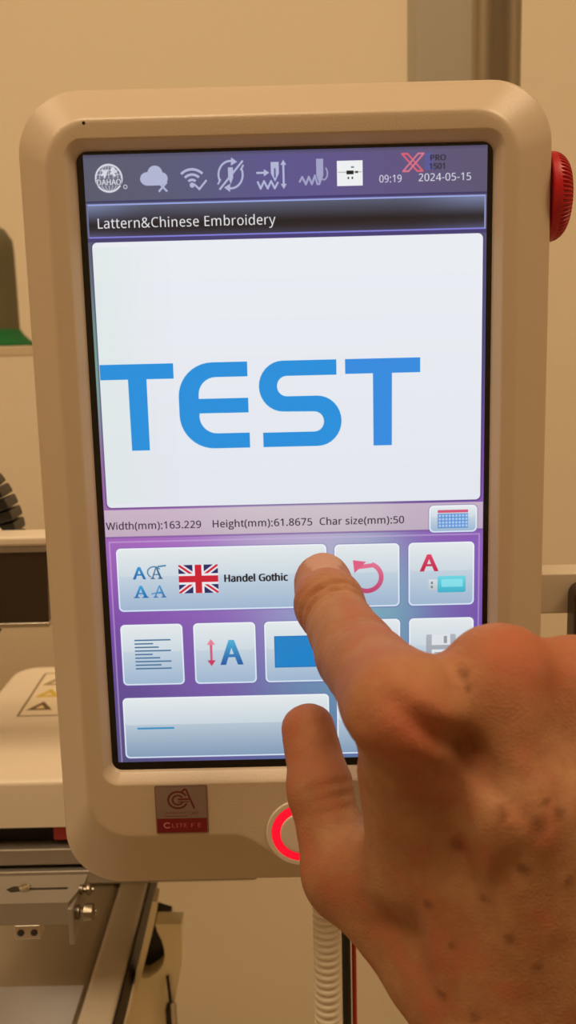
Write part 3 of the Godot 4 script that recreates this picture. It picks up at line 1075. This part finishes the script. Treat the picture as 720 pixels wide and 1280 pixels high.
	me.add_surface_from_arrays(Mesh.PRIMITIVE_TRIANGLES, arr)
	var o := MeshInstance3D.new()
	o.name = "person"
	o.mesh = me
	o.position = Vector3(0, Y0, 0)
	var sk := mat("skin", Color.WHITE, 0.6, 0.0, 0.26)
	sk.vertex_color_use_as_albedo = true
	sk.heightmap_enabled = true
	sk.heightmap_texture = noise_tex(0.09, 11, false, 4.0, FastNoiseLite.TYPE_CELLULAR, 1024)
	sk.heightmap_scale = 0.02
	sk.uv1_triplanar = true
	sk.uv1_scale = Vector3.ONE * 14.0
	o.material_override = sk
	o.set_meta("label", "bare right hand of a person, seen from the back, index finger pressing the touchscreen")
	o.set_meta("category", "person")
	add_child(o, true)


func skin_colours(pos: PackedVector3Array, nor: PackedVector3Array, col: PackedColorArray) -> void:
	var blot := FastNoiseLite.new()
	blot.seed = 21
	blot.frequency = 0.045
	blot.fractal_octaves = 4
	var vein := FastNoiseLite.new()
	vein.seed = 8
	vein.frequency = 0.12
	vein.fractal_octaves = 3
	var base := Color(0.325, 0.147, 0.072)
	var redd := Color(0.40, 0.120, 0.062)
	var pale := Color(0.385, 0.200, 0.100)
	var spot := Color(0.13, 0.05, 0.022)
	# age spots on the back of the hand: [x, y, radius]
	var spots := [[42.1, -38.7, 1.9], [42.9, -41.2, 1.3], [40.3, -84.2, 2.3], [54.5, -83.9, 2.0], [49.3, -69.6, 1.8], [57.4, -71.9, 2.3], [63.4, -69.9, 2.0], [43.8, -128.0, 1.7], [51.8, -104.0, 1.8], [36.4, -126.7, 1.6], [46.6, -95.9, 1.2], [65.8, -87.5, 1.6], [33.2, -102.4, 1.4], [60.0, -66.5, 1.2], [70.0, -80.0, 1.8], [58.5, -110.5, 1.5], [39.0, -111.0, 1.3], [73.0, -98.0, 1.7]]
	var reds := [[J.imcp + Vector3(0, 2, 12), 11.0, 0.9], [J.mmcp + Vector3(2, 10, 8), 13.0, 0.8], [J.rmcp + Vector3(0, 8, 8), 12.0, 0.55], [J.dip, 15.0, 0.25], [J.tip, 14.0, 0.35], [J.ttip, 16.0, 0.55], [J.imcp + Vector3(-6, 4, -6), 14.0, 0.4]]
	for i in pos.size():
		var p := pos[i]
		var b := blot.get_noise_3dv(p)
		var c := base.lerp(pale, clampf(0.30 + b * 1.3 + vein.get_noise_3dv(p * 2.2) * 0.5, 0.0, 1.0))
		c = c.lerp(redd, clampf(-b * 0.8 + vein.get_noise_3dv(p) * 0.5, 0.0, 0.75))
		for r in reds:
			var w: float = exp(-(p - r[0]).length_squared() / (r[1] * r[1]))
			c = c.lerp(redd, w * r[2])
		if nor[i].z > 0.0 and p.z > 95.0:
			for s in spots:
				var d := Vector2(p.x - s[0], (p.y - s[1]) * 0.9).length() + vein.get_noise_3dv(p * 3.0) * 0.9
				if d < s[2] * 1.1: c = c.lerp(spot, 0.62 * clampf(1.5 - 1.4 * d / s[2], 0.0, 1.0))
		# the nail, on the upper side of the last joint
		if p.z < 24.0 and p.z > 3.0 and p.y > J.tip.y + 7.6 and absf(p.x - 9.8) < 6.2:
			c = c.lerp(Color(0.46, 0.27, 0.18), 0.8)
		col[i] = c


# ------------------------------------------------------------------ what carries the panel, and what hangs from it
func V2(a: Array) -> PackedVector2Array:
	var o := PackedVector2Array()
	for k in range(0, a.size(), 2): o.append(Vector2(a[k], a[k + 1]))
	return o

func mounting() -> void:
	var X := Vector3.RIGHT
	var Y := Vector3.UP
	var Z := Vector3.BACK
	var floor_y := -Y0 * 1000.0
	# the arm to the right and the post it starts from
	var arm := thing("mounting_arm", "horizontal cream arm behind the right edge of the control panel", "arm", Vector3(250, -70, -58))
	var a := MB.new()
	a.rbox(Vector3(6, -69.5, -66), Vector3(470, -52.0, -50.3), 3.0, 1.0)
	part("bar", a, M["light trim"], arm)
	var ps := MB.new()
	ps.rbox(Vector3(440, floor_y, -110), Vector3(490, -69.6, -40), 5.0, 2.0)
	part("post", ps, M["light trim"], arm)
	var lv := thing("clamp_lever", "dark brown clamp lever on the cream arm at the right edge", "lever", Vector3(122, -69, -44))
	var l := MB.new()
	l.rbox(Vector3(112.6, -84, -49.9), Vector3(131, -55.0, -37), 5.0, 2.5)
	part("grip", l, mat("dark brown plastic", C(56, 40, 28), 0.4), lv)
	var sc := MB.new()
	sc.lathe([[4.0, -37.2], [4.0, -35.4], [3.2, -34.8], [0, -34.8]], Vector3(123, -66, 0), X, Y, Z, 20, false, false)
	part("screw", sc, M["brushed steel"], lv)
	# steel pole and the square post beside it
	var pole := thing("steel_pole", "round polished steel pole rising behind the top right corner of the panel", "pole", Vector3(111.8, floor_y, -200))
	var p := MB.new()
	p.lathe([[12.8, floor_y + 8.0], [12.8, 900]], Vector3(111.8, 0, -200), Z, X, Y, 40)
	part("tube", p, mat("pole steel", C(158, 150, 138), 0.3, 1.0), pole)
	var fl := MB.new()
	fl.lathe([[40, floor_y], [40, floor_y + 6], [38, floor_y + 8], [12.8, floor_y + 8]], Vector3(111.8, 0, -200), Z, X, Y, 32)
	part("base_flange", fl, M["brushed steel"], pole)
	var post := thing("square_post", "beige square post just left of the polished steel pole", "post", Vector3(97, floor_y, -300))
	var q := MB.new()
	q.stack([MB.rr(0, 0, 20.5, 20, 4, 0, 4, 1, 0.0), MB.rr(0, 0, 20.5, 20, 4, 1, 4, 1, 0.0)], true, true)
	for i in q.v.size():
		var t := q.v[i]
		q.v[i] = Vector3(99.8 + t.x, lerpf(floor_y, 900.0, t.z), -300 - t.y)
	part("column", q, mat("beige post", C(168, 162, 146), 0.45), post)
	# ribbed white conduit under the panel
	var co := thing("flexible_conduit", "ribbed white flexible conduit hanging from under the panel", "hose", Vector3(9.6, -161.4, -20))
	var spine := Curve3D.new()
	spine.add_point(Vector3(9.7, -161.5, -20), Vector3.ZERO, Vector3(0, -60, 0))
	spine.add_point(Vector3(9.2, -420, -24), Vector3(0, 120, 0), Vector3(0, -200, 0))
	spine.add_point(Vector3(20, floor_y + 7.0, -320), Vector3(0, 0, 200), Vector3(0, 0, -60))
	spine.bake_interval = 0.45
	var path := PackedVector3Array()
	var radii := []
	var pts := spine.get_baked_points()
	for i in pts.size():
		if i > 1200 and i % 4: continue
		path.append(pts[i])
		var ph := fmod(i * 0.45, 3.6) / 3.6
		radii.append(4.15 + 1.6 * smoothstep(0.0, 0.22, ph) * (1.0 - smoothstep(0.58, 0.8, ph)) if i <= 1200 else 5.4)
	var hb := MB.new()
	hb.tube(path, radii, 20)
	part("hose", hb, M["white conduit"], co, 60.0)
	var cf := MB.new()
	cf.lathe([[7.4, 161.45], [7.4, 166], [6.2, 166.6], [5.8, 166.6]], Vector3(9.7, 0, -20), X, Z, -Y, 24, true, false)
	part("collar", cf, M["black plastic"], co)
	for k in [["gap_shade_cord", "thin black cord standing in for the shaded gap beside the white conduit", 19.0, 2.1, "black rubber", -58.0], ["signal_cable", "thin red cable just right of the black cord under the panel", 22.6, 1.1, "red insulation", -58.5]]:  # the black cord stands in for the shade of a narrow gap
		var cb := thing(k[0], k[1], "cable", Vector3(k[2], -69.6, k[5]))
		var cpts := PackedVector3Array()
		for n in 30: cpts.append(Vector3(k[2] + 0.3 * sin(n * 0.35), lerpf(-69.6, floor_y, n / 29.0), k[5]))
		var cm := MB.new()
		cm.tube(cpts, float(k[3]), 10)
		part("cord", cm, M[k[4]], cb)


# ------------------------------------------------------------------ the machine at the left
func machine() -> void:
	var X := Vector3.RIGHT
	var Y := Vector3.UP
	var Z := Vector3.BACK
	var floor_y := -Y0 * 1000.0
	# table
	var tb := thing("machine_table", "low machine table with olive top, cream rim and black edge at bottom left", "table", Vector3(-350, floor_y, -150))
	var b := MB.new()
	b.rbox(Vector3(-700, -318, -480), Vector3(-119, -301, 60), 6, 1)
	part("top", b, M["olive worktop"], tb)
	b = MB.new()
	b.rbox(Vector3(-119, -318, -480), Vector3(-100, -299.5, 60), 3, 2)
	part("rim", b, M["machine enamel"], tb, 40.0, "cream rim along the table's edge")
	b = MB.new()
	b.rbox(Vector3(-100, -318, -480), Vector3(-98.7, -300.5, 60), 0.6, 0.3)
	part("edge_strip", b, M["trim black"], tb, 40.0, "black edge strip")
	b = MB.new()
	b.rbox(Vector3(-690, -301.5, -136), Vector3(-121, -299.8, 58), 2, 0.5)  # thin pale sheet imitating a reflection on the worktop
	part("reflection_patch", b, M["grey reflection"], tb, 40.0, "pale grey sheet painted as a reflection on the table top")
	for x in [-670, -310]:
		for z in [-470, -60]:
			b = MB.new()
			b.rbox(Vector3(x, floor_y, z), Vector3(x + 40, -318, z + 40), 3, 1)
			part("leg", b, M["machine enamel"], tb)
	# bed of the machine
	var hd := thing("machine_bed", "cream enamelled machine bed with warning label, left of the panel", "machine", Vector3(-100, -300, -200))
	b = MB.new()
	# upright corners rounded: build along y
	var loops := []
	for s in [[0.0, -187.0], [0.0, -165.2], [0.25, -164.0], [0.9, -163.2], [1.8, -162.65], [3.0, -162.5]]:
		loops.append(flat_rr(-0.5 * (184 + 20), -185, 0.5 * (184 - 20) - s[0], 85 - s[0], 16 - s[0], s[1]))
	b.stack(loops)
	part("cover", b, M["machine enamel"], hd)
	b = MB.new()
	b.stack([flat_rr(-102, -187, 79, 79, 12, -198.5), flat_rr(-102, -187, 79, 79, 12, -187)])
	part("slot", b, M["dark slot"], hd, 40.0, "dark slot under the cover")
	b = MB.new()
	b.rbox(Vector3(-122.6, -195.6, -108), Vector3(-112, -189.0, -103), 0.8, 0.4)
	part("red_indicator", b, M["indicator red"], hd)
	b = MB.new()
	b.rbox(Vector3(-182, -207.0, -150), Vector3(-22, -198.5, -99.5), 1.5, 0.8)
	part("rail", b, M["grey rail"], hd)
	b = MB.new()
	b.rbox(Vector3(-182, -216, -150), Vector3(-22, -209.0, -97), 1.5, 0.8)
	part("rail", b, M["grey rail"], hd)
	b = MB.new()
	b.rbox(Vector3(-180, -209.2, -148), Vector3(-24, -206.8, -102), 1, 0.5)
	part("joint", b, M["dark slot"], hd)
	b = MB.new()
	b.rbox(Vector3(-180, -299.4, -268), Vector3(-30, -198.5, -235), 4, 1)
	part("pillar", b, M["machine enamel"], hd)
	# warning label lying on the bed
	var wl := MB.new()
	wl.has_uv = true
	wl.quad(Vector3(-161.5, -162.42, -183), Vector3(-111.5, -162.42, -183), Vector3(-113.5, -162.42, -256), Vector3(-163.5, -162.42, -256))
	wl.uv.append_array([Vector2(0, 1), Vector2(1, 1), Vector2(1, 0), Vector2(0, 1), Vector2(1, 0), Vector2(0, 0)])
	var wm := mat("label print", Color.WHITE, 0.4)
	wm.albedo_texture = warning_print()
	part("warning_label", wl, wm, hd, 40.0, "outlined warning label with triangle signs")
	# beam above the bed
	var bm := thing("machine_beam", "cream topped dark glossy beam crossing at left behind the panel", "beam", Vector3(-400, -162, -160))
	b = MB.new()
	b.rbox(Vector3(-700, -50.2, -139.5), Vector3(-120.3, -45.2, -120), 2.0, 1.5)
	part("top_rail", b, M["light trim"], bm)
	b = MB.new()
	b.slab(V2([-690, -88.6, -122.3, -88.6, -120.9, -50.2, -690, -50.2]), -138, -121.5)
	part("dark_cover", b, M["smoked cover"], bm)
	b = MB.new()
	b.rbox(Vector3(-700, -53.2, -125), Vector3(-121.0, -50.2, -120.6), 0.8, 0.4)  # grey strip between the top rail and the dark cover
	part("cover_joint", b, M["grey rail"], bm)
	b = MB.new()
	b.rbox(Vector3(-700, -91.3, -139), Vector3(-121.8, -88.6, -119.8), 1.0, 0.6)
	part("steel_strip", b, M["brushed steel"], bm)
	b = MB.new()
	b.rbox(Vector3(-420, -299.6, -137), Vector3(-300, -91.3, -122), 6, 2)
	part("support", b, M["machine enamel"], bm)
	b = MB.new()
	b.lathe([[8, 91.3], [8, 95], [5, 99], [0, 99.5]], Vector3(-157.0, 0, -129.5), X, Z, -Y, 20)
	part("foot", b, M["black rubber"], bm)
	# cable carrier arching behind the beam
	var dc := thing("cable_carrier", "black segmented cable carrier arching behind the beam at far left", "cable carrier", Vector3(-215, -41.4, -170))
	var prev := Vector3.ZERO
	for k in 29:
		var a := deg_to_rad(-6.0 + 6.85 * k)
		var c := Vector3(-196, -52.0, -150.2)
		var r := 48.0
		var m := c + Vector3(cos(a) * r, sin(a) * r, 0)
		var tn := Vector3(-sin(a), cos(a), 0)
		var nn := Vector3(cos(a), sin(a), 0)
		b = MB.new()
		b.rbox(Vector3(-7, -2.75, -10), Vector3(7, 2.75, 10), 1.2, 1.0, 2)
		for i in b.v.size():
			var v := b.v[i]
			b.v[i] = m + nn * v.x + tn * v.y + Vector3(0, 0, v.z)
		var lk := part("link", b, M["black plastic"], dc)
		var rv := MB.new()
		rv.lathe([[1.5, 9.8], [1.5, 10.4], [0.8, 10.8], [0, 10.8]], m + nn * -1.0, X, Y, Z, 10, false, false)
		part("rivet", rv, M["pale rivet"], lk)
	# hoop bracket in front of the bed
	var hb := thing("hoop_bracket", "grey metal hoop bracket with slotted plate below the bed", "bracket", Vector3(-140, -202, -60))
	b = MB.new()
	b.slab(V2([-240, 40, -100.9, 40, -97.0, 54.5, -97.0, 62, -160, 62, -160, 96.5, -240, 96.5]), -200.5, -190.2)
	for i in b.v.size():
		var v := b.v[i]
		b.v[i] = Vector3(v.x, v.z, -v.y) if true else v
	part("plate", b, M["aluminium"], hb, 20.0)
	b = MB.new()
	b.slab(V2([-131, 50.9, -128, 48.6, -124, 49.2, -121, 50.2, -104, 50.2, -103.2, 51.0, -104, 51.8, -121, 51.8, -124, 52.8, -128, 53.4]), -190.4, -190.12)
	for i in b.v.size():
		var v := b.v[i]
		b.v[i] = Vector3(v.x, v.z, -v.y)
	part("slot", b, M["trim black"], hb)
	b = MB.new()
	b.lathe([[2.7, -190.2], [2.7, -188.9], [2.2, -188.3], [1.0, -188.2], [0.9, -188.7], [0, -188.7]], Vector3(-122.5, 0, -51.0), Z, X, Y, 20, false, false)
	part("screw", b, M["chrome"], hb)
	b = MB.new()
	b.rbox(Vector3(-125.0, -207.0, -46), Vector3(-113.6, -200.5, -39.5), 0.6, 0.4)
	part("clamp_block", b, M["brushed steel"], hb)
	for x in [-122.2, -116.4]:
		b = MB.new()
		b.lathe([[1.5, -39.6], [1.5, -39.1], [0.9, -38.8], [0, -39.2]], Vector3(x, -203.8, 0), X, Y, Z, 14, false, false)
		part("clamp_screw", b, M["trim black"], hb)
	b = MB.new()
	b.rbox(Vector3(-101.0, -209.0, -48), Vector3(-98.6, -192, -38), 0.6, 0.4)
	part("end_plate", b, M["aluminium"], hb)
	for q in [[-197.5, -44.0, 3.0, 9.0], [-191.6, -52.0, 2.2, 6.5]]:
		b = MB.new()
		var o := Vector3(0, q[0], q[1])
		var x0 := -98.6
		b.lathe([[q[2], x0], [q[2] * 1.05, x0 + 1.6], [q[2] * 0.6, x0 + 1.9], [q[2] * 0.6, x0 + 3.2], [q[2] * 1.2, x0 + 3.6], [q[2] * 1.2, x0 + q[3] - 1.8], [q[2] * 0.9, x0 + q[3] - 1.2], [q[2] * 0.5, x0 + q[3] - 1.0], [q[2] * 0.5, x0 + q[3]], [0, x0 + q[3]]], o, Y, Z, X, 12, false, false)
		part("bolt", b, M["dull steel"], hb, 30.0)
	# cream bracket with a dark opening beyond the table's edge
	var cb := thing("stand_bracket", "cream plastic stand bracket with dark rounded opening under the panel", "bracket", Vector3(-85, floor_y, -165))
	b = MB.new()
	b.slab(V2([-105.8, -348.4, -120, -420, -130, floor_y, -90, floor_y, -90, -420, -78.5, -343.8, -69.7, -302.8, -68.6, -277.6, -83.6, -277.2, -82.6, -282.2, -80.4, -287.3, -79.4, -292.0, -79.1, -297.5, -80.2, -302.5, -83.5, -307.0, -89.9, -311.5, -94.6, -310.8]), -168, -156)
	b.slab(V2([-105.4, -349, -101.2, -332.4, -95.7, -307.4, -84.2, -262.0, -81.9, -262.6, -84.2, -277.6, -93.0, -309.5, -98.6, -333, -102.6, -349]), -168, -154.5)
	part("plate", b, M["cream bracket"], cb, 25.0)
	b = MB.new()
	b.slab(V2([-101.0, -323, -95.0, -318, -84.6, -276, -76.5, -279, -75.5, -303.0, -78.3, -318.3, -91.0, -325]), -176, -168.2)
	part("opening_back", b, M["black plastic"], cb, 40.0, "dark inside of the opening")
	# a black plug on its cable at the bracket's right
	var pl := thing("black_plug", "small black plug with chrome clip beside the cream bracket", "plug", Vector3(-76, -330, -150))
	b = MB.new()
	b.rbox(Vector3(-79.5, -342, -155.9), Vector3(-73.8, -326, -150), 1.5, 0.8)
	part("plug", b, M["black plastic"], pl)
	b = MB.new()
	b.rbox(Vector3(-76.0, -336, -150), Vector3(-73.6, -322.0, -148.6), 0.8, 0.4)
	part("clip", b, M["chrome"], pl)
	b = MB.new()
	b.tube(PackedVector3Array([Vector3(-76.6, -326, -153), Vector3(-76.9, -320, -153), Vector3(-77.4, -314, -153.6), Vector3(-78, -309, -155)]), 0.9, 10)
	part("cord", b, M["black rubber"], pl)


func flat_rr(cx: float, cz: float, hx: float, hz: float, r: float, y: float) -> PackedVector3Array:
	var o := PackedVector3Array()
	for p in MB.rr(cx, -cz, hx, hz, r, 0, 6, 1, 0.0): o.append(Vector3(p.x, y, -p.y))
	return o


func warning_print() -> ImageTexture:
	var p := Paint.new(200, 300)
	p.rect(0, 0, 200, 300, C(232, 218, 192))
	var k := C(120, 98, 66)
	p.line([Vector2(3, 3), Vector2(197, 3), Vector2(197, 297), Vector2(3, 297), Vector2(3, 3)], 5, k)
	for q in [[44.0, 236.0, C(96, 74, 40)], [44.0, 150.0, C(206, 178, 40)], [44.0, 66.0, C(150, 128, 90)]]:
		p.poly([Vector2(q[0] - 30, q[1] + 26), Vector2(q[0], q[1] - 30), Vector2(q[0] + 30, q[1] + 26)], q[2])
		p.poly([Vector2(q[0] - 12, q[1] + 16), Vector2(q[0], q[1] - 8), Vector2(q[0] + 12, q[1] + 16)], C(226, 206, 160))
		for j in 3: p.rect(92, q[1] - 16 + j * 16, 180, q[1] - 10 + j * 16, k, null, 0.6)
	return p.texture()


# ------------------------------------------------------------------ at the back wall
func background() -> void:
	var X := Vector3.RIGHT
	var Y := Vector3.UP
	var Z := Vector3.BACK
	var floor_y := -Y0 * 1000.0
	var sh := thing("shelf", "narrow pale shelf at far left carrying the olive grey cap", "shelf", Vector3(-540, floor_y, -520))
	var b := MB.new()
	b.rbox(Vector3(-600, 38.8, -600), Vector3(-198.5, 46.7, -420), 2, 1)
	part("board", b, M["shelf board"], sh)
	b = MB.new()
	b.rbox(Vector3(-580, floor_y, -598), Vector3(-540, 38.7, -540), 3, 1)
	part("post", b, M["light trim"], sh)
	# cap on the shelf
	var cp := thing("cap", "olive grey cloth cap with green brim on the shelf at far left", "cap", Vector3(-295, 46.7, -512))
	b = MB.new()
	var loops := []
	for s in [[58.5, 55.0], [58.5, 100], [58.2, 128], [57.6, 137], [52, 146], [36, 153], [14, 156], [2, 156.4]]:
		var l := PackedVector3Array()
		for i in 48:
			var a := TAU * i / 48
			l.append(Vector3(-295 + s[0] * cos(a), s[1], -512 - s[0] * sin(a) * 1.1))
		loops.append(l)
	b.stack(loops, true, true)
	part("crown", b, M["cap cloth"], cp, 60.0)
	b = MB.new()
	loops = []
	for s in [[71, 46.8], [72, 47.8], [66, 52.5], [61.5, 57], [59.2, 61], [58, 61.5]]:
		var l := PackedVector3Array()
		for i in 48:
			var a := TAU * i / 48
			l.append(Vector3(-295 + s[0] * cos(a), s[1], -512 - s[0] * sin(a) * 1.1))
		loops.append(l)
	b.stack(loops, true, true)
	part("brim", b, M["green felt"], cp, 60.0, "green flaring brim")
	b = MB.new()
	b.lathe([[4, 155.8], [4, 157.2], [2.5, 158], [0, 158.2]], Vector3(-295, 0, -512), Z, X, Y, 16, false, false)
	part("top_button", b, M["cap cloth"], cp)
